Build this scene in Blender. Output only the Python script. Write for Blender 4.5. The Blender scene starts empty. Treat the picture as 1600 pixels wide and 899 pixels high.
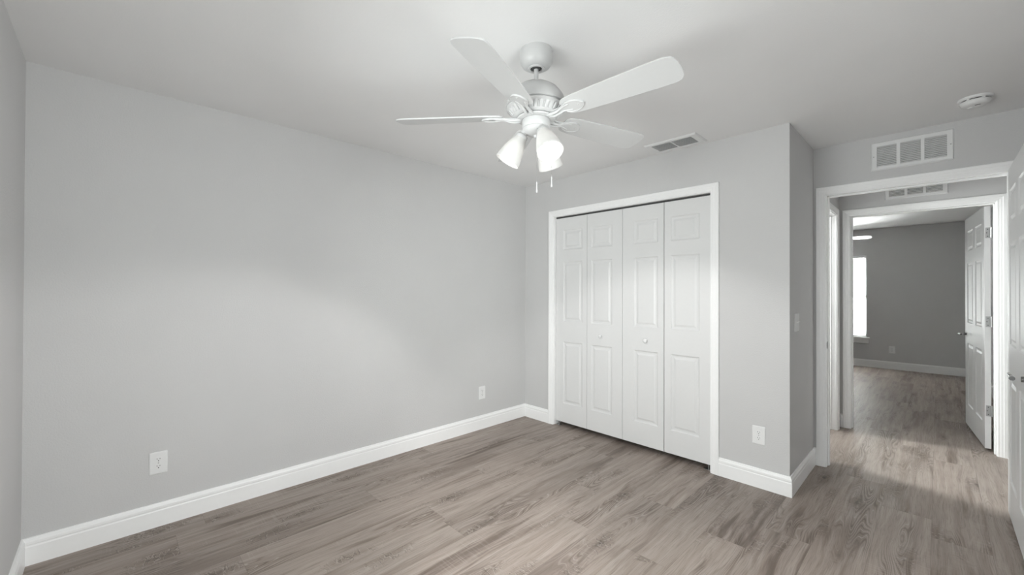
import bpy, bmesh, math, random
from mathutils import Vector, Matrix
PI = math.pi
C = bpy.context.scene.collection
SC = bpy.context.scene

# ------------------------------------------------------------------ camera
def set_camera():
    cam = bpy.data.cameras.new('camera')
    cam.sensor_fit = 'HORIZONTAL'; cam.sensor_width = 36.0
    cam.lens = 646.412 * 36.0 / 1600.0
    cam.clip_start = 0.02
    o = bpy.data.objects.new('camera', cam); C.objects.link(o)
    yaw, pt, roll = 0.8005, 0.0060, 0.0032
    fw = Vector((-math.sin(yaw) * math.cos(pt), math.cos(yaw) * math.cos(pt), math.sin(pt)))
    rt = Vector((math.cos(yaw), math.sin(yaw), 0)); up = rt.cross(fw)
    r2 = rt * math.cos(roll) + up * math.sin(roll)
    u2 = up * math.cos(roll) - rt * math.sin(roll)
    m = Matrix((r2, u2, -fw)).transposed().to_4x4()
    m.translation = Vector((3.0747, -3.1795, 1.3394))
    o.matrix_world = m
    SC.camera = o
set_camera()

# ------------------------------------------------------------------ world, daylight, exposure
SC.view_settings.view_transform = 'Standard'
SC.view_settings.look = 'None'
SC.view_settings.gamma = 1.0
SC.view_settings.use_curve_mapping = False
SC.view_settings.exposure = 0.0
SC.cycles.max_bounces = 12
SC.cycles.diffuse_bounces = 8
SC.cycles.use_denoising = True
SC.cycles.sample_clamp_indirect = 6.0

w = bpy.data.worlds.new('daylight'); SC.world = w; w.use_nodes = True
bg = w.node_tree.nodes['Background']
bg.inputs[0].default_value = (0.86, 0.92, 1.0, 1); bg.inputs[1].default_value = 1.2

def area_light(name, loc, rot, sx, sy, power, color=(1, 1, 1)):
    l = bpy.data.lights.new(name, 'AREA'); l.shape = 'RECTANGLE'; l.size = sx; l.size_y = sy
    l.energy = power; l.color = color
    o = bpy.data.objects.new(name, l); C.objects.link(o); o.location = loc; o.rotation_euler = rot
    return o
# daylight just outside the bedroom window (behind the camera), facing +y
P_BACK, P_RIGHT, P_FAR, P_HALL, P_LAMP = 80.0, 64.0, 2150.0, 290.0, 36.0
BULB_STRENGTH = 14.0
# daylight outside the back window; fill light through an unseen, added right window
area_light('back_window_daylight', (1.95, -3.68, 1.2), (PI / 2, 0, 0), 1.7, 1.2, P_BACK)
area_light('right_window_fill_light', (3.72, -2.25, 1.2), (PI / 2, 0, PI / 2), 1.9, 1.2, P_RIGHT)
# daylight outside the far-room window
area_light('far_window_daylight', (1.67, 7.45, 0.95), (math.radians(-110), 0, 0), 1.2, 1.1, P_FAR)
# daylight outside the small window of the side room off the hallway, facing +x
area_light('side_room_daylight', (0.33, 1.39, 1.87), (PI / 2, 0, -PI / 2), 0.5, 0.75, P_HALL)

# ------------------------------------------------------------------ node helper
class NT:
    def __init__(s, name):
        s.m = bpy.data.materials.new(name); s.m.use_nodes = True
        s.t = s.m.node_tree; s.t.nodes.clear()
        s.out = s.t.nodes.new('ShaderNodeOutputMaterial')
    def n(s, kind, **k):
        nd = s.t.nodes.new(kind)
        for a, b in k.items(): setattr(nd, a, b)
        return nd
    def put(s, sock, v):
        if hasattr(v, 'links') or isinstance(v, bpy.types.NodeSocket): s.t.links.new(v, sock)
        else: sock.default_value = v
    def math(s, op, a, b=None, c=None, clamp=False):
        nd = s.n('ShaderNodeMath', operation=op, use_clamp=clamp)
        s.put(nd.inputs[0], a)
        if b is not None: s.put(nd.inputs[1], b)
        if c is not None: s.put(nd.inputs[2], c)
        return nd.outputs[0]
    def vec(s, x, y, z):
        nd = s.n('ShaderNodeCombineXYZ')
        for i, v in enumerate((x, y, z)): s.put(nd.inputs[i], v)
        return nd.outputs[0]
    def noise(s, v, scale, detail=2.0, rough=0.5, dist=0.0):
        nd = s.n('ShaderNodeTexNoise')
        s.put(nd.inputs['Vector'], v); nd.inputs['Scale'].default_value = scale
        nd.inputs['Detail'].default_value = detail; nd.inputs['Roughness'].default_value = rough
        nd.inputs['Distortion'].default_value = dist
        return nd.outputs['Fac']
    def white(s, v):
        nd = s.n('ShaderNodeTexWhiteNoise', noise_dimensions='3D'); s.put(nd.inputs['Vector'], v)
        sp = s.n('ShaderNodeSeparateColor'); s.t.links.new(nd.outputs['Color'], sp.inputs[0])
        return sp.outputs
    def smooth(s, v, a, b, lo=0.0, hi=1.0):
        nd = s.n('ShaderNodeMapRange', interpolation_type='SMOOTHSTEP')
        s.put(nd.inputs[0], v)
        for i, q in zip((1, 2, 3, 4), (a, b, lo, hi)): nd.inputs[i].default_value = q
        return nd.outputs[0]
    def mix(s, f, a, b, mode='MIX'):
        nd = s.n('ShaderNodeMix', data_type='RGBA', blend_type=mode)
        s.put(nd.inputs[0], f); s.put(nd.inputs[6], a); s.put(nd.inputs[7], b)
        return nd.outputs[2]
    def principled(s, col, rough, metal=0.0, bump=None, bump_d=0.001, bump_s=0.3, spec=0.5):
        p = s.n('ShaderNodeBsdfPrincipled')
        s.put(p.inputs['Base Color'], col); s.put(p.inputs['Roughness'], rough)
        p.inputs['Metallic'].default_value = metal
        p.inputs['Specular IOR Level'].default_value = spec
        if bump is not None:
            b = s.n('ShaderNodeBump'); b.inputs['Strength'].default_value = bump_s
            b.inputs['Distance'].default_value = bump_d
            s.t.links.new(bump, b.inputs['Height']); s.t.links.new(b.outputs[0], p.inputs['Normal'])
        s.t.links.new(p.outputs[0], s.out.inputs[0])
        return p

def pos(t):
    return t.n('ShaderNodeNewGeometry').outputs['Position']
def objco(t):
    return t.n('ShaderNodeTexCoord').outputs['Object']
def g(v, tint=(1, 1, 1)):
    return (v * tint[0], v * tint[1], v * tint[2], 1)

def painted_wall(name, v, tint=(1, 1, 1), scale=260.0, strength=0.35, dist=0.0012, rough=0.75):
    t = NT(name); p = pos(t)
    n1 = t.noise(p, scale, 3.0, 0.6); n2 = t.noise(p, 3.0, 2.0)
    col = t.mix(t.smooth(n2, 0.3, 0.7, 0, 0.5), g(v, tint), g(v * 0.97, tint))
    t.principled(col, rough, bump=n1, bump_d=dist, bump_s=strength, spec=0.25)
    return t.m

def paint(name, v, rough=0.35, tint=(1, 1, 1), spec=0.4):
    t = NT(name); p = objco(t)
    n1 = t.noise(p, 45.0, 2.0)
    col = t.mix(t.smooth(n1, 0.35, 0.65, 0, 0.4), g(v, tint), g(v * 0.98, tint))
    t.principled(col, rough, bump=n1, bump_d=0.0004, bump_s=0.12, spec=spec)
    return t.m

def metal(name, v, rough):
    t = NT(name); n1 = t.noise(objco(t), 60.0, 2.0)
    r = t.smooth(n1, 0.2, 0.8, rough * 0.8, rough * 1.2)
    t.principled(g(v), r, metal=1.0)
    return t.m

def floor_material():
    t = NT('greige_oak_planks')
    sp = t.n('ShaderNodeSeparateXYZ'); t.t.links.new(pos(t), sp.inputs[0])
    x, y = sp.outputs[0], sp.outputs[1]
    u = t.math('DIVIDE', t.math('SUBTRACT', x, 2.825), 0.22)
    row = t.math('FLOOR', u); fu = t.math('FRACT', u)
    r_row = t.white(t.vec(row, 3.7, 1.1))
    v = t.math('ADD', t.math('DIVIDE', y, 1.5), t.math('MULTIPLY', r_row[0], 7.0))
    colm = t.math('FLOOR', v); fv = t.math('FRACT', v)
    rnd = t.white(t.vec(row, colm, 0.5))
    ox = t.math('MULTIPLY', rnd[0], 37.0); oy = t.math('MULTIPLY', rnd[1], 53.0)
    X = t.math('ADD', x, ox); Y = t.math('ADD', y, oy)
    def st(a, b, off=0.0):
        return t.vec(t.math('MULTIPLY', X, a), t.math('MULTIPLY', Y, b), off)
    warp = t.noise(st(4, 1.6, 4.0), 1.0, 2.0)
    wx = t.math('MULTIPLY', t.math('SUBTRACT', warp, 0.5), 0.06)
    XW = t.math('ADD', X, wx)
    def stw(a, b, off=0.0):
        return t.vec(t.math('MULTIPLY', XW, a), t.math('MULTIPLY', Y, b), off)
    # fine fibres and soft bands
    fib = t.noise(stw(230, 6.0), 1.0, 3.0, 0.65)
    band = t.noise(stw(32, 1.1, 9.0), 1.0, 4.0, 0.6)
    # long dark heartwood streaks and softer blotches
    heart = t.noise(stw(13.0, 0.95, 2.0), 1.0, 4.0, 0.6, 0.3)
    heart_m = t.smooth(heart, 0.53, 0.70)
    wide = t.noise(stw(5.5, 0.8, 6.0), 1.0, 3.0, 0.55)
    wide_m = t.smooth(wide, 0.48, 0.70)
    # cathedral contour lines, only in some stretches of some planks
    field = t.noise(stw(7.0, 0.75, 12.0), 1.0, 2.0, 0.5)
    cont = t.math('FRACT', t.math('MULTIPLY', field, 30.0))
    line = t.math('ABSOLUTE', t.math('SUBTRACT', cont, 0.5))
    line_d = t.smooth(line, 0.30, 0.46)
    line_l = t.smooth(line, 0.09, 0.02)
    cmask = t.math('MULTIPLY', t.smooth(wide, 0.46, 0.60), t.smooth(t.noise(st(2.0, 0.9, 40.0), 1.0, 2.0), 0.44, 0.56))
    # small knots with short cracks across the grain
    vo = t.n('ShaderNodeTexVoronoi', feature='F1'); vo.inputs['Scale'].default_value = 1.0
    vo.inputs['Randomness'].default_value = 1.0
    t.t.links.new(stw(8.5, 2.6, 1.0), vo.inputs['Vector'])
    ksp = t.n('ShaderNodeSeparateColor'); t.t.links.new(vo.outputs['Color'], ksp.inputs[0])
    kd = t.math('ADD', vo.outputs['Distance'], t.math('MULTIPLY', t.math('SUBTRACT', t.noise(st(70, 40), 1.0, 3.0), 0.5), 0.30))
    ksel = t.math('GREATER_THAN', ksp.outputs[0], 0.58)
    knot = t.math('MULTIPLY', t.smooth(kd, 0.13, 0.0), ksel)
    halo = t.math('MULTIPLY', t.smooth(kd, 0.50, 0.10), ksel)
    ck = t.noise(st(10.0, 26.0, 50.0), 1.0, 2.0)
    ckl = t.math('ABSOLUTE', t.math('SUBTRACT', ck, 0.5))
    near = t.math('MULTIPLY', t.smooth(vo.outputs['Distance'], 0.62, 0.25), ksel)
    crack_l = t.math('MULTIPLY', t.smooth(ckl, 0.016, 0.004), near)
    crack_d = t.math('MULTIPLY', t.smooth(t.math('ABSOLUTE', t.math('SUBTRACT', ck, 0.535)), 0.020, 0.004), near)
    # faint saw marks across the grain
    saw = t.noise(st(5.0, 120.0, 20.0), 1.0, 2.0)
    sawm = t.smooth(t.noise(st(3.0, 1.3, 30.0), 1.0, 1.0), 0.5, 0.65)
    light = (0.350, 0.298, 0.266, 1); mid = (0.278, 0.230, 0.200, 1); dark = (0.100, 0.073, 0.057, 1); deep = (0.060, 0.045, 0.037, 1)
    pale = (0.42, 0.375, 0.345, 1)
    c = t.mix(t.smooth(band, 0.32, 0.68), light, mid)
    c = t.mix(t.math('MULTIPLY', t.smooth(fib, 0.45, 0.70), 0.52), c, (0.150, 0.122, 0.105, 1))
    c = t.mix(t.math('MULTIPLY', wide_m, 0.52), c, dark)
    c = t.mix(t.math('MULTIPLY', heart_m, 0.76), c, dark)
    c = t.mix(t.math('MULTIPLY', t.math('MULTIPLY', line_d, cmask), 0.62), c, dark)
    c = t.mix(t.math('MULTIPLY', t.math('MULTIPLY', line_l, cmask), 0.60), c, pale)
    c = t.mix(t.math('MULTIPLY', halo, 0.50), c, dark)
    c = t.mix(t.math('MULTIPLY', knot, 0.9), c, deep)
    c = t.mix(t.math('MULTIPLY', crack_d, 0.45), c, deep)
    c = t.mix(t.math('MULTIPLY', crack_l, 0.48), c, pale)
    c = t.mix(t.math('MULTIPLY', t.math('MULTIPLY', t.smooth(saw, 0.5, 0.75), sawm), 0.28), c, pale)
    # plank to plank tone
    tone = t.math('MULTIPLY_ADD', rnd[2], 0.14, 0.95)
    hs = t.n('ShaderNodeHueSaturation'); t.put(hs.inputs['Color'], c); t.put(hs.inputs['Value'], tone)
    c = hs.outputs[0]
    # seams
    eu = t.math('MINIMUM', fu, t.math('SUBTRACT', 1.0, fu))
    ev = t.math('MINIMUM', fv, t.math('SUBTRACT', 1.0, fv))
    seam = t.math('MAXIMUM', t.smooth(eu, 0.008, 0.003), t.smooth(ev, 0.0012, 0.0005))
    c = t.mix(t.math('MULTIPLY', seam, 0.35), c, (0.12, 0.095, 0.08, 1))
    h = t.math('SUBTRACT', t.math('MULTIPLY', fib, 0.3), seam)
    t.principled(c, t.smooth(band, 0.2, 0.8, 0.42, 0.52), bump=h, bump_d=0.0008, bump_s=0.35, spec=0.35)
    return t.m

def shade_material(name):
    t = NT(name)
    n1 = t.noise(objco(t), 25.0, 2.0)
    col = t.mix(t.smooth(n1, 0.4, 0.6, 0, 0.3), (0.74, 0.735, 0.725, 1), (0.70, 0.695, 0.685, 1))
    d = t.n('ShaderNodeBsdfDiffuse'); tr = t.n('ShaderNodeBsdfTranslucent'); gl = t.n('ShaderNodeBsdfGlossy')
    t.put(d.inputs[0], col); t.put(tr.inputs[0], col); gl.inputs['Roughness'].default_value = 0.15
    m1 = t.n('ShaderNodeMixShader'); m1.inputs[0].default_value = 0.30
    t.t.links.new(d.outputs[0], m1.inputs[1]); t.t.links.new(tr.outputs[0], m1.inputs[2])
    m2 = t.n('ShaderNodeMixShader'); m2.inputs[0].default_value = 0.05
    t.t.links.new(m1.outputs[0], m2.inputs[1]); t.t.links.new(gl.outputs[0], m2.inputs[2])
    t.t.links.new(m2.outputs[0], t.out.inputs[0])
    return t.m

def blind_material():
    t = NT('translucent_blind')
    n1 = t.noise(objco(t), 30.0, 2.0)
    col = t.mix(n1, (0.9, 0.9, 0.9, 1), (0.86, 0.86, 0.86, 1))
    d = t.n('ShaderNodeBsdfDiffuse'); tr = t.n('ShaderNodeBsdfTranslucent')
    t.put(d.inputs[0], col); t.put(tr.inputs[0], col)
    m1 = t.n('ShaderNodeMixShader'); m1.inputs[0].default_value = 0.5
    t.t.links.new(d.outputs[0], m1.inputs[1]); t.t.links.new(tr.outputs[0], m1.inputs[2])
    t.t.links.new(m1.outputs[0], t.out.inputs[0])
    return t.m

def glass_material():
    t = NT('window_glass')
    tr = t.n('ShaderNodeBsdfTransparent'); gl = t.n('ShaderNodeBsdfGlossy')
    gl.inputs['Roughness'].default_value = 0.02; tr.inputs[0].default_value = (0.95, 0.97, 0.96, 1)
    fr = t.n('ShaderNodeFresnel'); fr.inputs[0].default_value = 1.5
    mx = t.n('ShaderNodeMixShader')
    t.t.links.new(fr.outputs[0], mx.inputs[0]); t.t.links.new(tr.outputs[0], mx.inputs[1]); t.t.links.new(gl.outputs[0], mx.inputs[2])
    t.t.links.new(mx.outputs[0], t.out.inputs[0])
    return t.m

def emission_material(name, strength, col=(1, 0.97, 0.93)):
    t = NT(name); e = t.n('ShaderNodeEmission')
    n1 = t.noise(objco(t), 20.0, 1.0)
    t.put(e.inputs[0], t.mix(n1, (col[0], col[1], col[2], 1), (col[0], col[1] * 0.99, col[2] * 0.98, 1)))
    e.inputs[1].default_value = strength
    t.t.links.new(e.outputs[0], t.out.inputs[0])
    return t.m

M = dict(
    wall=painted_wall('grey_wall_paint', 0.58, (1.0, 0.994, 0.995), 130.0, 0.7, 0.002),
    ceiling=painted_wall('textured_ceiling_paint', 0.78, (1.0, 0.995, 0.995), 120.0, 0.4, 0.002),
    closet_wall=painted_wall('closet_inside_paint', 0.40),
    trim=paint('white_trim_paint', 0.88, 0.35, (1, 1, 1.0)),
    door=paint('white_door_paint', 0.70, 0.38),
    fan=paint('white_fan_enamel', 0.53, 0.3),
    plastic=paint('white_plastic', 0.76, 0.3),
    vent=paint('white_vent_enamel', 0.74, 0.4),
    dark=paint('dark_slot', 0.03, 0.7),
    duct=paint('dark_duct_inside', 0.06, 0.8),
    nickel=metal('satin_nickel', 0.24, 0.3),
    hinge=metal('brushed_hinge_metal', 0.42, 0.4),
    chain=metal('bright_chain_metal', 0.8, 0.3),
    floor=floor_material(),
    shade=shade_material('frosted_white_glass'),
    blind=blind_material(),
    glass=glass_material(),
    bulb=emission_material('lit_bulb', BULB_STRENGTH),
    bulb_off=paint('unlit_bulb', 0.8, 0.3),
)

# ------------------------------------------------------------------ mesh helpers
def tag(o, label=None, cat=None, group=None, kind=None):
    if label: o['label'] = label
    if cat: o['category'] = cat
    if group: o['group'] = group
    if kind: o['kind'] = kind
    return o

def empty(name, loc=(0, 0, 0), rot=(0, 0, 0), parent=None):
    o = bpy.data.objects.new(name, None); C.objects.link(o)
    o.location = loc; o.rotation_euler = rot; o.empty_display_size = 0.05
    if parent: o.parent = parent
    return o

class MB:
    def __init__(s): s.bm = bmesh.new()
    def quad(s, pts):
        return s.bm.faces.new([s.bm.verts.new(p) for p in pts])
    def box(s, x0, y0, z0, x1, y1, z1, mat=None):
        vs = [s.bm.verts.new((x, y, z)) for z in (z0, z1) for y in (y0, y1) for x in (x0, x1)]
        for f in ((0, 2, 3, 1), (4, 5, 7, 6), (0, 1, 5, 4), (2, 6, 7, 3), (0, 4, 6, 2), (1, 3, 7, 5)):
            s.bm.faces.new([vs[i] for i in f])
        if mat is not None:
            for v in vs: v.co = mat @ v.co
        return s
    def loft(s, rings, closed=True, cap0=True, cap1=True):
        R = [[s.bm.verts.new(p) for p in r] for r in rings]
        n = len(R[0])
        for a, b in zip(R, R[1:]):
            for i in range(n if closed else n - 1):
                j = (i + 1) % n
                s.bm.faces.new((a[i], a[j], b[j], b[i]))
        if cap0: s.bm.faces.new(list(reversed(R[0])))
        if cap1: s.bm.faces.new(R[-1])
        return s
    def lathe(s, prof, seg=48, mat=Matrix(), cap0=True, cap1=True, mod=None):
        rings = []
        for r, z in prof:
            ring = []
            for i in range(seg):
                a = 2 * PI * i / seg
                rr = mod(a, r, z) if mod else r
                ring.append(mat @ Vector((rr * math.cos(a), rr * math.sin(a), z)))
            rings.append(ring)
        return s.loft(rings, True, cap0, cap1)
    def tube(s, p, q, r, seg=16, r2=None):
        p, q = Vector(p), Vector(q); d = (q - p)
        m = d.to_track_quat('Z', 'Y').to_matrix().to_4x4(); m.translation = p
        return s.lathe([(r, 0), (r if r2 is None else r2, d.length)], seg, m)
    def path(s, pts, r, seg=10):
        pts = [Vector(p) for p in pts]; rings = []
        for i, p in enumerate(pts):
            d = (pts[min(i + 1, len(pts) - 1)] - pts[max(i - 1, 0)]).normalized()
            q = d.to_track_quat('Z', 'Y')
            rr = r[i] if isinstance(r, (list, tuple)) else r
            rings.append([p + q @ Vector((rr * math.cos(2 * PI * k / seg), rr * math.sin(2 * PI * k / seg), 0)) for k in range(seg)])
        return s.loft(rings)
    def prism(s, outline, z0, z1, mat=Matrix()):
        a = [mat @ Vector((x, y, z0)) for x, y in outline]; b = [mat @ Vector((x, y, z1)) for x, y in outline]
        return s.loft([a, b])
    def build(s, name, mat, parent=None, smooth=None, bevel=None, loc=None, rot=None):
        bm = s.bm
        bmesh.ops.recalc_face_normals(bm, faces=bm.faces[:])
        me = bpy.data.meshes.new(name); bm.to_mesh(me); bm.free()
        me.materials.append(mat)
        if smooth is not None:
            for p in me.polygons: p.use_smooth = True
            me.set_sharp_from_angle(angle=math.radians(smooth))
        o = bpy.data.objects.new(name, me); C.objects.link(o)
        if parent: o.parent = parent
        if loc: o.location = loc
        if rot: o.rotation_euler = rot
        if bevel:
            b = o.modifiers.new('bevel', 'BEVEL'); b.width = bevel; b.segments = 2; b.limit_method = 'ANGLE'
            b.angle_limit = math.radians(40)
        return o

def kids(o): return [c for c in bpy.data.objects if c.parent == o and c.type != 'LIGHT']
def copy_tree(o, parent=None):
    c = o.copy(); C.objects.link(c)
    if parent: c.parent = parent
    for ch in kids(o): copy_tree(ch, c)
    return c

# ------------------------------------------------------------------ layout numbers (metres)
H = 2.44
W1 = 2.3991          # closet wall's outer corner
A = 0.7362           # doorway wall, bedroom face
A2 = A + 0.115       # doorway wall, hall face
HL = 2.389           # hall's left wall face
HY = 2.0             # hall's far wall face
HY2 = HY + 0.115
FY = 6.45            # far room's back wall face
BY = -3.4809         # bedroom wall behind the camera
RX = 3.52            # bedroom right wall face
OX0, OX1, OZ = 2.481, 3.401, 2.068     # both doorway openings
CX0, CX1 = 0.401, 1.901                # closet opening
JT = 0.018

def struct(name, mb, mat, label, cat, **k):
    return tag(mb.build(name, mat, **k), label, cat, kind='structure')

# ------------------------------------------------------------------ shell
mb = MB(); mb.box(-0.6, -3.75, -0.1, 5.5, 6.75, 0.0)
struct('floor', mb, M['floor'], 'greige oak-look plank floor running through all rooms', 'floor')
mb = MB(); mb.box(-0.6, -3.75, H, 5.5, 6.75, H + 0.12)
struct('ceiling', mb, M['ceiling'], 'pale grey textured ceiling above the rooms', 'ceiling')

mb = MB(); mb.box(-0.12, BY - 0.12, 0, 0, A2, H)
struct('wall_left', mb, M['wall'], 'long grey bedroom wall on the left', 'wall')
mb = MB()
mb.box(0, 0, 0, CX0 - JT, 0.115, H); mb.box(CX0 - JT, 0, OZ + JT, CX1 + JT, 0.115, H); mb.box(CX1 + JT, 0, 0, W1, 0.115, H)
struct('wall_closet', mb, M['wall'], 'grey wall around the white bifold closet doors', 'wall')
mb = MB(); mb.box(W1 - 0.115, 0.115, 0, W1, A, H)
struct('wall_alcove', mb, M['wall'], 'narrow grey return wall with the light switch', 'wall')
mb = MB()
mb.box(0, A, 0, OX0 - JT, A2, H); mb.box(OX0 - JT, A, OZ + JT, OX1 + JT, A2, H); mb.box(OX1 + JT, A, 0, 5.2, A2, H)
struct('wall_doorway', mb, M['wall'], 'grey wall above the bedroom doorway with larger vent grille', 'wall')
RY0, RY1, RZ0, RZ1 = -3.2, -1.3, 0.60, 1.80
mb = MB()
mb.box(RX, BY - 0.12, 0, RX + 0.12, RY0, H); mb.box(RX, RY1, 0, RX + 0.12, A, H)
mb.box(RX, RY0, 0, RX + 0.12, RY1, RZ0); mb.box(RX, RY0, RZ1, RX + 0.12, RY1, H)
struct('wall_right', mb, M['wall'], 'grey bedroom wall on the right behind the open door', 'wall')
WX0, WX1, WZ0, WZ1 = 1.1, 2.8, 0.60, 1.80
mb = MB()
mb.box(0, BY - 0.12, 0, WX0, BY, H); mb.box(WX1, BY - 0.12, 0, RX, BY, H)
mb.box(WX0, BY - 0.12, 0, WX1, BY, WZ0); mb.box(WX0, BY - 0.12, WZ1, WX1, BY, H)
struct('wall_back', mb, M['wall'], 'grey wall sliver at the left edge of the photo', 'wall')
DY0, DY1 = 0.935, 1.84
mb = MB()
mb.box(HL - 0.115, A2, 0, HL, DY0 - JT, H); mb.box(HL - 0.115, DY0 - JT, OZ + JT, HL, DY1 + JT, H); mb.box(HL - 0.115, DY1 + JT, 0, HL, HY, H)
struct('wall_hall_left', mb, M['wall'], 'left wall of the hallway with an open white-cased doorway', 'wall')
mb = MB()
mb.box(-0.18, HY, 0, OX0 - JT, HY2, H); mb.box(OX0 - JT, HY, OZ + JT, OX1 + JT, HY2, H); mb.box(OX1 + JT, HY, 0, 5.2, HY2, H)
struct('wall_hall_far', mb, M['wall'], 'hallway wall around the second doorway with smaller-looking vent grille', 'wall')
mb = MB(); mb.box(5.2, A, 0, 5.32, HY2, H)
struct('wall_hall_right', mb, M['wall'], 'wall closing the hallway on the right', 'wall')
SY0, SY1, SZ0, SZ1 = 1.14, 1.64, 1.45, 2.25
mb = MB()
mb.box(0.38, A2, 0, 0.5, SY0, H); mb.box(0.38, SY1, 0, 0.5, HY, H); mb.box(0.38, SY0, 0, 0.5, SY1, SZ0); mb.box(0.38, SY0, SZ1, 0.5, SY1, H)
struct('wall_side_room', mb, M['wall'], 'end wall of the bright side room left of the hallway', 'wall')
FX0, FX1, FZ0, FZ1 = 1.15, 2.185, 0.515, 1.975
mb = MB()
mb.box(-0.3, FY, 0, FX0, FY + 0.14, H); mb.box(FX1, FY, 0, 3.68, FY + 0.14, H)
mb.box(FX0, FY, 0, FX1, FY + 0.14, FZ0); mb.box(FX0, FY, FZ1, FX1, FY + 0.14, H)
struct('wall_far_room_back', mb, M['wall'], 'dim grey back wall of the far room', 'wall')
mb = MB(); mb.box(3.56, HY2, 0, 3.68, FY, H)
struct('wall_far_room_right', mb, M['wall'], 'right wall of the far room behind its open door', 'wall')
mb = MB(); mb.box(-0.3, HY, 0, -0.18, FY, H)
struct('wall_far_room_left', mb, M['wall'], 'left wall of the far room', 'wall')

# ------------------------------------------------------------------ baseboards
BBP = [(0, 0), (0.0150, 0), (0.0150, 0.088), (0.0130, 0.093), (0.0130, 0.097), (0.0145, 0.101), (0.0140, 0.112), (0.0095, 0.119), (0.0085, 0.1235), (0.0065, 0.129), (0.0, 0.130)]
def baseboards(pts, names, mitre0=False, mitre1=False):
    P = [Vector((x, y, 0)) for x, y in pts]
    nrm = []
    for a, b in zip(P, P[1:]):
        d = (b - a).normalized(); nrm.append(Vector((-d.y, d.x, 0)))
    def off(i):
        if i == 0: return nrm[0]
        if i == len(P) - 1: return nrm[-1]
        s = nrm[i - 1] + nrm[i]
        return s / s.dot(nrm[i])
    for k, (nm, lab) in enumerate(names):
        if nm is None: continue
        mb = MB()
        mb.loft([[P[i] + off(i) * t + Vector((0, 0, z)) for t, z in BBP] for i in (k, k + 1)])
        struct(nm, mb, M['trim'], lab, 'baseboard')
CAS = 0.058; REV = 0.005
baseboards([(CX0 - REV - CAS, 0), (0, 0), (0, BY), (RX, BY), (RX, A), (OX1 + REV + CAS, A)],
           [('baseboard_closet_left', 'short white baseboard between left corner and closet casing'),
            ('baseboard_left', 'long white baseboard along the left wall'),
            ('baseboard_back', 'white baseboard end at the bottom left edge of the photo'),
            ('baseboard_right', 'white baseboard along the right bedroom wall'),
            ('baseboard_doorway_right', 'short white baseboard right of the bedroom doorway')])
baseboards([(OX0 - REV - CAS, A), (W1, A), (W1, 0), (CX1 + REV + CAS, 0)],
           [('baseboard_doorway_left', 'tiny white baseboard piece beside the doorway casing'),
            ('baseboard_alcove', 'white baseboard on the narrow return wall under the switch'),
            ('baseboard_closet_right', 'white baseboard right of the closet under the outlet')])
baseboards([(OX0 - REV - CAS, HY), (HL, HY), (HL, DY1 + REV + CAS)],
           [('baseboard_hall_far_left', 'sliver of white baseboard in the hallway corner'), (None, '')])
baseboards([(5.2, HY), (OX1 + REV + CAS, HY)], [('baseboard_hall_far_right', 'white baseboard on the hallway wall right of second doorway')])
baseboards([(3.56, HY2), (3.56, FY), (-0.18, FY), (-0.18, HY2)],
           [('baseboard_far_room_right', 'white baseboard behind the far room door'),
            ('baseboard_far_room_back', 'white baseboard along the dim back wall of the far room'),
            ('baseboard_far_room_left', 'white baseboard on the left wall of the far room')])

# ------------------------------------------------------------------ casings and jambs
CP = [(0, 0), (0, 0.009), (0.004, 0.011), (0.016, 0.0115), (0.019, 0.0135), (0.033, 0.0145), (0.036, 0.0165), (0.053, 0.017), (0.058, 0.014), (0.058, 0)]
def casing(mb, a0, a1, top, f):
    """f(a, z, d): along-wall, height, distance out from the wall -> point"""
    rings = []
    for k in range(4):
        ring = []
        for t, d in CP:
            a = (a0 - t) if k < 2 else (a1 + t)
            z = 0.0 if k in (0, 3) else top + t
            ring.append(f(a, z, d))
        rings.append(ring)
    mb.loft(rings)
def jamb(mb, a0, a1, top, f, dep0, dep1):
    for (p, q) in (((a0 - JT, 0), (a0, top)), ((a1, 0), (a1 + JT, top)), ((a0 - JT, top), (a1 + JT, top + JT))):
        pts = [f(p[0], p[1], dep0), f(q[0], q[1], dep1)]
        lo = [min(u, v) for u, v in zip(*pts)]; hi = [max(u, v) for u, v in zip(*pts)]
        mb.box(*lo, *hi)
def stop(mb, a0, a1, top, f, d0, d1):
    for (p, q) in (((a0, 0), (a0 + 0.010, top)), ((a1 - 0.010, 0), (a1, top)), ((a0, top - 0.010), (a1, top))):
        pts = [f(p[0], p[1], d0), f(q[0], q[1], d1)]
        lo = [min(u, v) for u, v in zip(*pts)]; hi = [max(u, v) for u, v in zip(*pts)]
        mb.box(*lo, *hi)

def opening(name, a0, a1, top, f, depth, label, back=True, stops=None):
    t = tag(empty(name), label, 'door trim', kind='structure')
    mb = MB(); casing(mb, a0 - REV, a1 + REV, top + REV, f); mb.build('casing', M['trim'], t)
    if back:
        fb = lambda a, z, d: f(a, z, -depth - d)
        mb = MB(); casing(mb, a0 - REV, a1 + REV, top + REV, fb); mb.build('casing', M['trim'], t)
    mb = MB(); jamb(mb, a0, a1, top, f, -depth, 0.0); mb.build('jamb', M['trim'], t)
    if stops:
        mb = MB(); stop(mb, a0, a1, top, f, *stops); mb.build('door_stop', M['trim'], t, bevel=0.002)
    return t
opening('trim_1', CX0, CX1, OZ, lambda a, z, d: Vector((a, -d, z)), 0.115, 'white casing around the bifold closet', back=False)
doorway1 = opening('trim_2', OX0, OX1, OZ, lambda a, z, d: Vector((a, A - d, z)), 0.115, 'white casing around the bedroom doorway', stops=(-0.075, -0.04))
opening('trim_3', OX0, OX1, OZ, lambda a, z, d: Vector((a, HY - d, z)), 0.115, 'white casing around the second doorway across the hallway', stops=(-0.075, -0.04))
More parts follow.
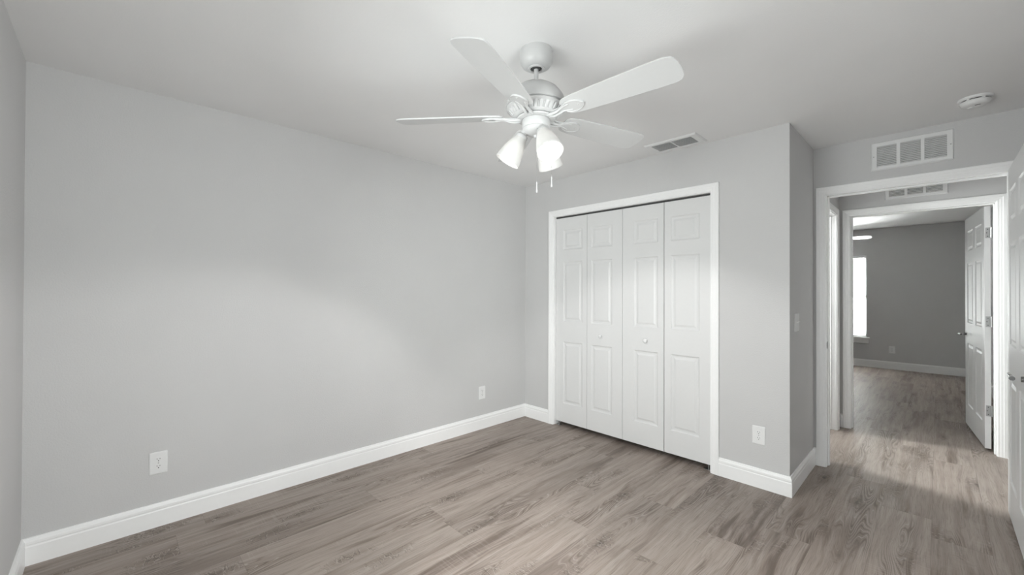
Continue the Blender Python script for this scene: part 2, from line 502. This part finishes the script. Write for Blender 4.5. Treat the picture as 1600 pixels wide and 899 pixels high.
opening('trim_4', DY0, DY1, OZ, lambda a, z, d: Vector((HL + d, a, z)), 0.115, 'white casing around the open doorway in the hallway left wall', stops=(-0.075, -0.04))
# strike plate let into the bedroom doorway's left jamb
mb = MB()
ol = [(0.0, -0.028), (0.012, -0.024), (0.018, -0.012), (0.018, 0.012), (0.012, 0.024), (0.0, 0.028), (-0.014, 0.024), (-0.018, 0.012), (-0.018, -0.012), (-0.014, -0.024)]
mb.prism(ol, 0, 0.0016, Matrix.Translation((OX0, A + 0.022, 0.925)) @ Matrix(((0, 0, 1, 0), (1, 0, 0, 0), (0, 1, 0, 0), (0, 0, 0, 1))))
o = mb.build('strike_plate', M['nickel'], doorway1); o['label'] = 'small oval nickel strike plate'

# ------------------------------------------------------------------ panelled doors
PZ = [(0.225, 0.832), (1.030, 1.620), (1.735, 1.930)]
def panel_leaf(width, z0, z1, thick, cols, both=True):
    """leaf in local coordinates: x 0..width, front face y=0 looking to -y, back face y=thick"""
    xs = [0.0]
    for a, b in cols: xs += [a, b]
    xs.append(width)
    zs = [z0]
    for a, b in PZ: zs += [a, b]
    zs.append(z1)
    mb = MB(); bm = mb.bm
    F = {(i, k): bm.verts.new((x, 0, z)) for i, x in enumerate(xs) for k, z in enumerate(zs)}
    B = {(i, k): bm.verts.new((x, thick, z)) for i, x in enumerate(xs) for k, z in enumerate(zs)}
    panels = []
    nx, nz = len(xs) - 1, len(zs) - 1
    for i in range(nx):
        for k in range(nz):
            f = bm.faces.new((F[i, k], F[i + 1, k], F[i + 1, k + 1], F[i, k + 1]))
            b = bm.faces.new((B[i, k], B[i, k + 1], B[i + 1, k + 1], B[i + 1, k]))
            if i % 2 == 1 and k % 2 == 1:
                panels.append(f)
                if both: panels.append(b)
    for i in range(nx):
        bm.faces.new((F[i, 0], B[i, 0], B[i + 1, 0], F[i + 1, 0])); bm.faces.new((F[i, nz], F[i + 1, nz], B[i + 1, nz], B[i, nz]))
    for k in range(nz):
        bm.faces.new((F[0, k], F[0, k + 1], B[0, k + 1], B[0, k])); bm.faces.new((F[nx, k], B[nx, k], B[nx, k + 1], F[nx, k + 1]))
    bm.normal_update()
    for f in panels:
        for th, dp in ((0.007, -0.0055), (0.006, -0.0015), (0.010, 0.0), (0.016, 0.0055)):
            bmesh.ops.inset_region(bm, faces=[f], thickness=th, depth=dp, use_even_offset=True)
    return mb

def hinge_at(parent, z, loc_fn):
    mb = MB(); loc_fn(mb, z)
    return mb.build('hinge', M['hinge'], parent)

def lever(parent, x, z, face_y, out, toward, name='lever_handle'):
    """lever on a door face: rosette at local (x, z), face at y=face_y, sticking out along y by sign out, bar towards sign toward in x"""
    h = empty(name, (x, face_y, z), (0, 0, 0), parent)
    mb = MB()
    rot = Matrix.Rotation(-out * -PI / 2, 4, 'X')
    mb.lathe([(0.033, 0), (0.033, 0.004), (0.029, 0.009), (0.013, 0.011), (0.0125, 0.040), (0.014, 0.046), (0.013, 0.058), (0.0, 0.0605)][:-1], 32, rot)
    mb.build('rosette', M['nickel'], h, smooth=35)
    mb = MB(); y = out * 0.050
    mb.path([(0.0, y, 0), (toward * 0.02, y, 0.0), (toward * 0.07, y, 0.001), (toward * 0.108, y, 0.003)], [0.0105, 0.0095, 0.0088, 0.0085], 16)
    # slanted cut at the free end
    for v in mb.bm.verts:
        if abs(v.co.x) > 0.1: v.co.x += toward * v.co.z * 1.0
    mb.build('lever', M['nickel'], h, smooth=40)
    return h

DW, DT, DZ0, DZ1 = 0.910, 0.035, 0.018, 2.060
COLS = [(0.118, 0.395), (0.515, 0.792)]
def hall_door(name, pin, ang, label, swing):
    """six panel door; local x runs from hinge to free edge; local -y face is the one seen in the photo"""
    t = tag(empty(name, pin, (0, 0, ang)), label, 'door', kind='structure')
    panel_leaf(DW, DZ0, DZ1, DT, COLS).build('leaf', M['door'], t)
    return t

# bedroom door: hinged on the right jamb, opened 90 degrees into the room; seen face looks to -x
# local x -> -y world : rotation -90 deg ; local -y -> -x world
d1 = hall_door('door_1', (3.365, 0.712, 0), -PI / 2, 'white six-panel door standing open at the right edge, lever nearest the camera', 1)
lever(d1, DW - 0.068, 0.930, 0.0, -1, -1)
lever(d1, DW - 0.068, 0.930, DT, 1, -1)
for z in (1.835, 1.085, 0.335):
    mb = MB(); mb.tube((-0.004, DT + 0.004, z - 0.045), (-0.004, DT + 0.004, z + 0.045), 0.006, 12)
    mb.box(-0.0015, 0.004, z - 0.045, 0.0, DT, z + 0.045)
    mb.build('hinge', M['hinge'], d1)

# far door: hinged on the right jamb of the second doorway, opened into the far room
ang = math.radians(95.2)
d2 = hall_door('door_2', (0, 0, 0), 0, 'white six-panel door with three hinges open into the dim far room', 1)
# mirror-handed: free edge away from the camera; local x -> (cos, sin), seen face must look to -x
d2.rotation_euler = (0, 0, ang)
d2.location = (3.381, 2.127, 0)
# with local x pointing to +y, local +y looks to -x: the seen face is the local y=+thick side
lever(d2, DW - 0.068, 0.915, DT, 1, -1)
lever(d2, DW - 0.068, 0.915, 0.0, -1, -1)
for z in (1.835, 1.085, 0.335):
    mb = MB()
    mb.box(-0.0018, 0.002, z - 0.045, 0.0, DT - 0.006, z + 0.045)
    mb.tube((-0.004, -0.004, z - 0.045), (-0.004, -0.004, z + 0.045), 0.006, 12)
    o = mb.build('hinge', M['hinge'], d2)
    for dz in (-0.03, 0.0, 0.03):
        mb = MB(); mb.tube((-0.0026, 0.016 + 0.006 * (dz == 0), z + dz), (-0.0017, 0.016 + 0.006 * (dz == 0), z + dz), 0.0035, 10)
        mb.build('screw', M['dark'], o)

# bifold closet doors: two pairs of hinged leaves
LZ0, LZ1, LY, LT = 0.040, 2.052, 0.030, 0.030
def bifold(name, leaves, knob_x, label):
    t = tag(empty(name, (leaves[0][0], LY, 0)), label, 'closet door', kind='structure')
    for i, (a, b, c0, c1) in enumerate(leaves):
        lf = panel_leaf(b - a, LZ0, LZ1, LT, [(c0 - a, c1 - a)], both=False).build('leaf', M['door'], t, loc=(a - leaves[0][0], 0, 0))
        if a < knob_x < b:
            mb = MB(); m = Matrix.Translation((knob_x - a, 0, 0.920)) @ Matrix.Rotation(PI / 2, 4, 'X')
            mb.lathe([(0.007, 0), (0.0065, 0.008), (0.012, 0.012), (0.0165, 0.018), (0.0165, 0.023), (0.012, 0.028), (0.005, 0.030)], 28, m)
            mb.build('knob', M['plastic'], lf, smooth=40)
    return t
bifold('door_4', [(0.4045, 0.7760, 0.4960, 0.7240), (0.7790, 1.1505, 0.8255, 1.0480)], 0.935, 'left pair of white bifold closet leaves')
bifold('door_5', [(1.1535, 1.5290, 1.2640, 1.4790), (1.5340, 1.8980, 1.5870, 1.8110)], 1.376, 'right pair of white bifold closet leaves')
# pivot brackets on the floor at both ends
for bx, lab in ((0.425, 'small metal pivot bracket on the floor at left end of closet'), (1.865, 'small metal pivot bracket on the floor at right end of closet')):
    t = tag(empty('pivot_bracket', (bx, 0.045, 0)), lab, 'bracket', 'closet floor brackets')
    mb = MB(); mb.box(-0.02, -0.02, 0, 0.035, 0.02, 0.003); mb.build('base_plate', M['hinge'], t)
    mb = MB(); mb.tube((0.008, 0, 0.003), (0.008, 0, 0.036), 0.005, 12); mb.build('pin', M['hinge'], t)
# closet track
mb = MB(); mb.box(CX0, 0.034, OZ - 0.014, CX1, 0.062, OZ)
struct('trim_5', mb, M['duct'], 'dark closet track above the bifold doors', 'closet track')

# ------------------------------------------------------------------ windows
def sash_window(name, x0, x1, z0, z1, yin, yout, label, sign):
    """sign: +1 when the outside is towards +y"""
    t = tag(empty(name), label, 'window', kind='structure')
    ym = yout - sign * 0.045
    a, b = sorted((ym, ym + sign * 0.035))
    mb = MB()
    mb.box(x0, a, z0, x0 + 0.04, b, z1); mb.box(x1 - 0.04, a, z0, x1, b, z1)
    mb.box(x0, a, z0, x1, b, z0 + 0.045); mb.box(x0, a, z1 - 0.045, x1, b, z1)
    zc = (z0 + z1) / 2; mb.box(x0, a, zc - 0.02, x1, b, zc + 0.02)
    mb.build('window_frame', M['trim'], t, bevel=0.002)
    mb = MB(); y = (a + b) / 2; mb.box(x0 + 0.03, y - 0.002, z0 + 0.03, x1 - 0.03, y + 0.002, z1 - 0.03)
    mb.build('pane', M['glass'], t)
    # reveal lining
    a, b = sorted((yin, ym)); mb = MB()
    mb.box(x0, a, z0, x0 + 0.006, b, z1); mb.box(x1 - 0.006, a, z0, x1, b, z1); mb.box(x0, a, z1 - 0.006, x1, b, z1)
    mb.build('reveal', M['trim'], t)
    # sill and apron
    a, b = sorted((yin - sign * 0.035, ym)); mb = MB()
    mb.box(x0, *sorted((yin, ym))[:1], z0, x1, max(yin, ym), z0 + 0.008)
    s0, s1 = sorted((yin, yin - sign * 0.035)); mb.box(x0 - 0.045, s0, z0 - 0.022, x1 + 0.045, s1, z0 + 0.008)
    mb.build('sill', M['trim'], t, bevel=0.004)
    s0, s1 = sorted((yin, yin - sign * 0.016)); mb = MB(); mb.box(x0 - 0.03, s0, z0 - 0.10, x1 + 0.03, s1, z0 - 0.022)
    mb.build('apron', M['trim'], t, bevel=0.003)
    return t
sash_window('window_1', WX0, WX1, WZ0, WZ1, BY, BY - 0.12, 'bedroom window behind the camera', -1)
w3 = sash_window('added_window_3', 0, RY1 - RY0, RZ0, RZ1, 0, 0.12, 'unseen window added in the right wall for fill light', 1)  # unseen window, added to let soft fill reach the left wall
w3.location = (RX, RY1, 0); w3.rotation_euler = (0, 0, -PI / 2)
sash_window('window_2', FX0, FX1, FZ0, FZ1, FY, FY + 0.14, 'bright window at the left of the far room', 1)

w4 = sash_window('window_4', 0, SY1 - SY0, SZ0, SZ1, 0, 0.12, 'small window of the side room off the hallway', 1)
w4.location = (0.5, SY0, 0); w4.rotation_euler = (0, 0, PI / 2)
bl = tag(empty('window_blind', (FX0, FY + 0.04, FZ0)), 'white closed horizontal blind glowing in the far room window', 'blind')
bw = FX1 - FX0
mb = MB(); mb.box(0.012, -0.02, FZ1 - FZ0 - 0.045, bw - 0.020, 0.02, FZ1 - FZ0 - 0.008); mb.build('headrail', M['plastic'], bl, bevel=0.003)
mb = MB()
z = 0.040
while z < FZ1 - FZ0 - 0.05:
    m = Matrix.Translation((0, 0, z)) @ Matrix.Rotation(math.radians(-66), 4, 'X')
    mb.box(0.014, -0.0125, -0.0004, bw - 0.022, 0.0125, 0.0004, m)
    z += 0.0205
mb.build('slats', M['blind'], bl)
mb = MB(); mb.box(0.008, -0.012, 0.010, bw - 0.010, 0.012, 0.030); mb.build('bottom_rail', M['plastic'], bl, bevel=0.003)
mb = MB()
for x in (0.15, bw / 2, bw - 0.15): mb.tube((x, -0.014, 0.03), (x, -0.014, FZ1 - FZ0 - 0.04), 0.001, 6)
mb.build('cord', M['plastic'], bl)

# ------------------------------------------------------------------ outlets and switch
def rounded(wd, ht, r, n=5):
    pts = []
    for cx, cy, a0 in ((wd / 2 - r, ht / 2 - r, 0), (-wd / 2 + r, ht / 2 - r, 90), (-wd / 2 + r, -ht / 2 + r, 180), (wd / 2 - r, -ht / 2 + r, 270)):
        for i in range(n + 1):
            a = math.radians(a0 + 90 * i / n); pts.append((cx + r * math.cos(a), cy + r * math.sin(a)))
    return pts
UP = Matrix(((1, 0, 0, 0), (0, 0, -1, 0), (0, 1, 0, 0), (0, 0, 0, 1)))   # outline (x,y) -> (x, z), extrusion -> -y
def wall_plate(wd, ht, d=0.006):
    mb = MB()
    o0 = rounded(wd, ht, 0.004); o1 = rounded(wd - 0.003, ht - 0.003, 0.004); o2 = rounded(wd - 0.010, ht - 0.010, 0.004)
    rings = [[UP @ Vector((x, y, z)) for x, y in o] for o, z in ((o0, 0.0), (o0, d * 0.45), (o1, d * 0.75), (o2, d))]
    return mb.loft(rings)
def outlet(loc, rz, label, detail=True):
    t = tag(empty('wall_outlet', loc, (0, 0, rz)), label, 'outlet', 'wall outlets')
    wall_plate(0.080, 0.124).build('cover_plate', M['plastic'], t)
    mb = MB(); mb.lathe([(0.0032, 0), (0.0028, 0.0012)], 12, UP @ Matrix.Translation((0, 0, 0.0058))); mb.build('screw', M['hinge'], t)
    for dz in (0.0195, -0.0195):
        mb = MB(); pts = []
        for i in range(32):
            a = 2 * PI * i / 32; pts.append((0.0172 * math.cos(a), max(-0.0135, min(0.0135, 0.0172 * math.sin(a)))))
        mb.prism(pts, 0.0055, 0.0078, UP @ Matrix.Translation((0, 0, 0)))
        rc = mb.build('receptacle', M['plastic'], t, loc=(0, 0, dz))
        mb = MB()
        mb.box(-0.0075, -0.0081, 0.0005, -0.0052, -0.0070, 0.0080); mb.box(0.0052, -0.0081, 0.0010, 0.0073, -0.0070, 0.0075)
        mb.lathe([(0.0026, 0), (0.0026, 0.001)], 12, Matrix.Translation((0, 0, -0.0065)) @ UP @ Matrix.Translation((0, 0, 0.0070)))
        mb.build('plug_slots', M['dark'], rc)
    return t
outlet((0, -2.979, 0.356), PI / 2, 'white duplex outlet low on the left wall, nearest the camera')
outlet((0, -0.597, 0.345), PI / 2, 'small-looking white outlet on left wall near the closet corner')
outlet((2.2205, 0, 0.354), 0, 'white duplex outlet right of the closet above the baseboard')
outlet((2.5195, FY, 0.333), 0, 'white outlet on the dim wall of the far room')

t = tag(empty('light_switch', (W1, 0.186, 1.124), (0, 0, PI / 2)), 'white double light switch on the narrow return wall', 'switch')
wall_plate(0.116, 0.122).build('cover_plate', M['plastic'], t)
for dx in (-0.023, 0.023):
    mb = MB(); mb.box(dx - 0.006, -0.0068, -0.013, dx + 0.006, -0.0055, 0.013)
    o = mb.build('switch_frame', M['plastic'], t)
    mb = MB(); m = Matrix.Translation((dx, -0.009, 0.003)) @ Matrix.Rotation(math.radians(-28), 4, 'X')
    mb.box(-0.004, -0.009, -0.004, 0.004, 0.006, 0.005, m); mb.build('toggle', M['plastic'], t, bevel=0.001)

# ------------------------------------------------------------------ vents
def grille(name, wd, ht, panels, pz, nslat, loc, rot, label, cat, group, tilt=-30.0, screws=True, two_tone=False):
    """built in local x (width) / z (height), facing -y, back on y=0"""
    t = tag(empty(name, loc, rot), label, cat, group)
    d = 0.011
    xs0, xs1 = panels[0][0], panels[-1][1]
    mb = MB()
    def bar(x0, z0, x1, z1, dd=d): mb.box(x0, -dd, z0, x1, 0, z1)
    # sloped outer lip
    o0 = [(-wd / 2, -ht / 2), (wd / 2, -ht / 2), (wd / 2, ht / 2), (-wd / 2, ht / 2)]
    o1 = [(x * (1 - 0.012 / wd), z * (1 - 0.012 / ht)) for x, z in o0]
    i1 = [(xs0, pz[0]), (xs1, pz[0]), (xs1, pz[1]), (xs0, pz[1])]
    rings = [[Vector((x, y, z)) for x, z in o] for o, y in ((o0, 0.0), (o0, -0.004), (o1, -d), (i1, -d), (i1, -0.001))]
    mb.loft(rings, True, False, False)
    mb.build('frame', M['vent'], t)
    mb = MB(); mb.box(xs0, -0.0012, pz[0], xs1, -0.0002, pz[1]); mb.build('duct_backing', M['duct'], t)
    for (a, b), (c, e) in zip(panels, panels[1:]):
        mb = MB(); mb.box(b, -d, pz[0], c, -0.001, pz[1]); mb.build('divider', M['vent'], t)
    for (a, b) in panels:
        mb = MB()
        for k in range(nslat):
            z = pz[0] + (k + 0.5) * (pz[1] - pz[0]) / nslat
            ln = 0.55 * (pz[1] - pz[0]) / nslat
            m = Matrix.Translation((0, -0.0062, z)) @ Matrix.Rotation(math.radians(tilt), 4, 'X')
            mb.box(a, -ln, -0.0008, b, ln, 0.0008, m)
        mb.build('louvres', M['vent'], t)
    if screws:
        for sx in (-1, 1):
            mb = MB(); mb.lathe([(0.004, 0), (0.003, 0.0015)], 12, Matrix.Translation((sx * (wd / 2 - 0.014), -d, 0)) @ UP)
            mb.build('screw', M['hinge'], t)
    return t
PX = [(-0.173, -0.070), (-0.051, 0.050), (0.068, 0.172)]
grille('return_grille', 0.406, 0.200, PX, (-0.075, 0.068), 12, (2.944, A, 2.296), (0, 0, 0), 'white three-panel return grille above the bedroom doorway casing', 'vent', 'hall return grilles')
grille('return_grille', 0.406, 0.200, PX, (-0.075, 0.068), 12, (2.932, HY, 2.287), (0, 0, 0), 'white three-panel grille partly hidden, above the second doorway', 'vent', 'hall return grilles')
# ceiling register: face turned downwards (local -y -> -z)
grille('ceiling_register', 0.385, 0.215, [(-0.148, -0.006), (0.006, 0.148)], (-0.077, 0.077), 6, (1.7075, -0.163, H), (PI / 2, 0, 0), 'white two-panel ceiling register in front of the closet wall', 'vent', None, tilt=-50.0, screws=False)

# ------------------------------------------------------------------ smoke detector
t = tag(empty('smoke_detector', (3.223, 0.345, H), (PI, 0, 0)), 'round white smoke detector on ceiling before the doorway', 'smoke detector')
mb = MB(); mb.lathe([(0.070, 0), (0.070, 0.009), (0.066, 0.013), (0.058, 0.0135)], 48); mb.build('base_ring', M['plastic'], t, smooth=35)
mb = MB(); mb.lathe([(0.054, 0.012), (0.054, 0.022)], 48); mb.build('gap_ring', M['duct'], t, smooth=35)
mb = MB(); mb.lathe([(0.061, 0.0195), (0.063, 0.023), (0.058, 0.034), (0.050, 0.041), (0.030, 0.044), (0.004, 0.044)], 48)
body = mb.build('body', M['plastic'], t, smooth=35)
for k in range(6):
    a = k * PI / 3; mb = MB(); mb.box(0.0525, -0.006, 0.012, 0.0605, 0.006, 0.021, Matrix.Rotation(a, 4, 'Z')); mb.build('rib', M['plastic'], t)
mb = MB(); mb.lathe([(0.012, 0.042), (0.012, 0.047), (0.008, 0.049)], 24, Matrix.Translation((-0.018, -0.018, 0))); mb.build('test_button', M['plastic'], t, smooth=35)
mb = MB(); mb.box(-0.002, 0.012, 0.0435, 0.020, 0.019, 0.0448); mb.build('sounder_slot', M['duct'], t)

# ------------------------------------------------------------------ ceiling fan
FANZ = 2.44
def make_fan(loc, phase, label, lit=True):
    """heights below are absolute room heights; the fan's empty sits on the ceiling"""
    t = tag(empty('ceiling_fan', loc), label, 'ceiling fan', 'ceiling fans')
    def Z(p): return [(r, z - FANZ) for r, z in p]
    mb = MB(); mb.lathe(Z([(0.0735, 2.44), (0.0755, 2.434), (0.0755, 2.402), (0.072, 2.384), (0.062, 2.368), (0.047, 2.359), (0.040, 2.358), (0.038, 2.354), (0.030, 2.353), (0.026, 2.357), (0.026, 2.375)]), 56)
    mb.build('canopy', M['fan'], t, smooth=40)
    for a in (205, 25):
        a = math.radians(a); mb = MB(); mb.tube((0.074 * math.cos(a), 0.074 * math.sin(a), -0.016), (0.079 * math.cos(a), 0.079 * math.sin(a), -0.016), 0.004, 10)
        mb.build('canopy_screw', M['fan'], t)
    mb = MB(); mb.lathe(Z([(0.0255, 2.375), (0.0255, 2.362), (0.02, 2.354)]), 32); mb.build('hanger_ball', M['duct'], t, smooth=40)
    mb = MB(); mb.lathe(Z([(0.0107, 2.372), (0.0107, 2.30), (0.0107, 2.27)]), 24); mb.build('downrod', M['fan'], t, smooth=40)
    # motor housing
    mb = MB(); mb.lathe(Z([(0.016, 2.292), (0.030, 2.287), (0.052, 2.282), (0.078, 2.271), (0.102, 2.254), (0.122, 2.229), (0.134, 2.204), (0.139, 2.184), (0.139, 2.179), (0.133, 2.177), (0.120, 2.177)]), 72)
    mb.build('motor_housing', M['fan'], t, smooth=50)
    # seam and vented band
    mb = MB(); mb.lathe(Z([(0.127, 2.178), (0.127, 2.170)]), 64); mb.build('seam', M['duct'], t, smooth=40)
    N = 240
    def slot(a, r, z):
        k = (a / (2 * PI) * 30) % 1.0
        zz = z + FANZ
        return r - (0.008 if (0.30 < k < 0.72 and 2.1395 < zz < 2.1605) else 0.0)
    mb = MB(); mb.lathe(Z([(0.120, 2.174), (0.136, 2.173), (0.137, 2.168), (0.132, 2.1645), (0.1275, 2.1615), (0.127, 2.160), (0.109, 2.140), (0.107, 2.1385), (0.098, 2.133), (0.090, 2.131), (0.050, 2.131)]), N, mod=slot)
    mb.build('vent_band', M['fan'], t, smooth=28)
    mb = MB(); mb.lathe(Z([(0.084, 2.133), (0.084, 2.128)]), 48); mb.build('lower_seam', M['duct'], t, smooth=40)
    mb = MB(); mb.lathe(Z([(0.060, 2.129), (0.086, 2.129), (0.088, 2.126), (0.086, 2.121), (0.062, 2.119)]), 64); mb.build('flywheel', M['fan'], t, smooth=40)
    mb = MB(); mb.lathe(Z([(0.060, 2.121), (0.060, 2.116)]), 48); mb.build('housing_gap', M['dark'], t, smooth=40)
    mb = MB(); mb.lathe(Z([(0.0635, 2.118), (0.0645, 2.114), (0.0645, 2.086), (0.062, 2.083), (0.0635, 2.079), (0.062, 2.073), (0.052, 2.060), (0.034, 2.052), (0.012, 2.050), (0.008, 2.040), (0.004, 2.038)]), 56)
    mb.build('switch_housing', M['fan'], t, smooth=40)
    # blades and irons
    half = [(0.150, 0.020), (0.153, 0.034), (0.162, 0.046), (0.180, 0.053), (0.22, 0.0585), (0.30, 0.0625), (0.42, 0.067), (0.54, 0.0705), (0.600, 0.071), (0.623, 0.069), (0.639, 0.062), (0.648, 0.048), (0.653, 0.026), (0.654, 0.0)]
    ol = [(x, h) for x, h in half] + [(x, -h) for x, h in reversed(half[:-1])]
    paddle = [(0.086, 0.015), (0.110, 0.0135), (0.138, 0.014), (0.158, 0.022), (0.182, 0.034), (0.205, 0.037), (0.226, 0.031), (0.243, 0.019), (0.252, 0.006)]
    po = paddle + [(x, -h) for x, h in reversed(paddle)]
    pit = math.radians(-13)
    for k in range(5):
        a = math.radians(phase + 72 * k)
        base = Matrix.Rotation(a, 4, 'Z')
        m = base @ Matrix.Translation((0, 0, 2.133 - FANZ)) @ Matrix.Rotation(pit, 4, 'X')
        mb = MB(); mb.prism(ol, 0.0, 0.0065, m); mb.build('blade', M['fan'], t, bevel=0.0012)
        mb = MB(); mb.prism(po, -0.0055, -0.0005, m)
        # curved arms from the flywheel out to the paddle
        for s in (-1, 1):
            pts = [base @ Vector((0.070, s * 0.010, 2.124 - FANZ)), base @ Vector((0.098, s * 0.013, 2.119 - FANZ)), base @ Vector((0.122, s * 0.010, 2.122 - FANZ)), m @ Vector((0.150, s * 0.012, -0.004)), m @ Vector((0.190, s * 0.020, -0.0055))]
            mb.path(pts, [0.0065, 0.0065, 0.006, 0.005, 0.003], 10)
        ir = mb.build('blade_iron', M['fan'], t, smooth=35)
        # raised rim of the paddle
        mb = MB(); rim = [m @ Vector((x, h * 0.93, -0.0060)) for x, h in paddle[3:]] + [m @ Vector((x, -h * 0.93, -0.0060)) for x, h in reversed(paddle[3:])]
        mb.path(rim, 0.0022, 8); mb.build('rim', M['fan'], ir, smooth=40)
        for (x, y) in ((0.175, 0.018), (0.175, -0.018), (0.225, 0.0)):
            mb = MB(); mb.lathe([(0.004, -0.0055), (0.003, -0.0078)], 10, m @ Matrix.Translation((x, y, 0)))
            mb.build('iron_screw', M['fan'], ir, smooth=40)
    # three lamps
    for a in (100, 220, 340):
        a = math.radians(a)
        tilt = math.radians(31)
        # local +z of the shade points outward-down along its axis
        ax = Vector((math.sin(tilt) * math.cos(a), math.sin(tilt) * math.sin(a), -math.cos(tilt)))
        neck = Vector((0.058 * math.cos(a), 0.058 * math.sin(a), 2.060 - FANZ))
        m = ax.to_track_quat('Z', 'Y').to_matrix().to_4x4(); m.translation = neck
        mb = MB()
        mb.path([Vector((0.030 * math.cos(a), 0.030 * math.sin(a), 2.078 - FANZ)), Vector((0.046 * math.cos(a), 0.046 * math.sin(a), 2.080 - FANZ)), neck + ax * -0.004, neck + ax * 0.012], [0.013, 0.014, 0.0175, 0.019], 20)
        mb.lathe([(0.019, 0.004), (0.026, 0.008), (0.029, 0.016), (0.029, 0.024), (0.026, 0.026)], 36, m)
        mb.build('lamp_socket', M['fan'], t, smooth=40)
        mb = MB()
        outer = [(0.0265, 0.016), (0.029, 0.026), (0.034, 0.040), (0.041, 0.060), (0.0475, 0.083), (0.053, 0.108), (0.0575, 0.134), (0.0595, 0.146)]
        inner = [(r - 0.003, z) for r, z in reversed(outer)]
        mb.lathe(outer + [(0.058, 0.1475)] + inner, 56, m, cap0=False, cap1=False)
        sh = mb.build('lamp_shade', M['shade'], t, smooth=60)
        mb = MB(); mb.lathe([(0.0215, 0.068), (0.0235, 0.078), (0.0235, 0.088), (0.019, 0.099), (0.009, 0.105), (0.002, 0.106)], 28, m)
        mb.build('bulb', M['bulb'], sh, smooth=60)
        mb = MB(); mb.lathe([(0.012, 0.020), (0.012, 0.034), (0.014, 0.038), (0.0205, 0.068)], 28, m)
        mb.build('bulb_base', M['plastic'], sh, smooth=60)
        if lit:   # the reflector bulb's own beam leaving the shade's mouth
            l = bpy.data.lights.new('fan_lamp', 'SPOT'); l.energy = P_LAMP; l.spot_size = math.radians(98); l.spot_blend = 0.35
            l.shadow_soft_size = 0.02; l.color = (1.0, 0.985, 0.97)
            lo = bpy.data.objects.new('fan_lamp', l); C.objects.link(lo); lo.parent = t
            lm = (-ax).to_track_quat('Z', 'Y').to_matrix().to_4x4(); lm.translation = neck + ax * 0.112
            lo.matrix_local = lm
    # two pull chains
    for off, z1 in ((Vector((0.040, -0.038, 0)), 1.775), (Vector((0.054, 0.047, 0)), 1.812)):
        mb = MB(); prof = []; z = 2.072
        k = 0
        while z > z1 + 0.045:
            prof.append((0.0006 if k % 2 else 0.0016, z)); z -= 0.0025; k += 1
        mb.lathe(Z(prof), 8, Matrix.Translation(off)); ch = mb.build('pull_chain', M['chain'], t, smooth=60)
        mb = MB(); mb.lathe(Z([(0.0012, z1 + 0.048), (0.0030, z1 + 0.044), (0.0030, z1 + 0.018), (0.0038, z1 + 0.012), (0.0046, z1 + 0.006), (0.0036, z1), (0.001, z1 - 0.001)]), 14, Matrix.Translation(off))
        mb.build('chain_fob', M['fan'], ch, smooth=60)
    return t
fan = make_fan((1.788, -1.780, H), 4.2, 'white five-blade ceiling fan with three lit frosted shades and pull chains')
fan2 = copy_tree(fan)
fan2.location = (1.745, 4.800, H)
fan2.rotation_euler = (0, 0, math.radians(-2.0))
tag(fan2, 'white fan blade tip glimpsed through both doorways in far room')
for o in kids(fan2):
    for c in kids(o):
        if c.name.split('.')[0] == 'bulb':
            c.material_slots[0].link = 'OBJECT'; c.material_slots[0].material = M['bulb_off']
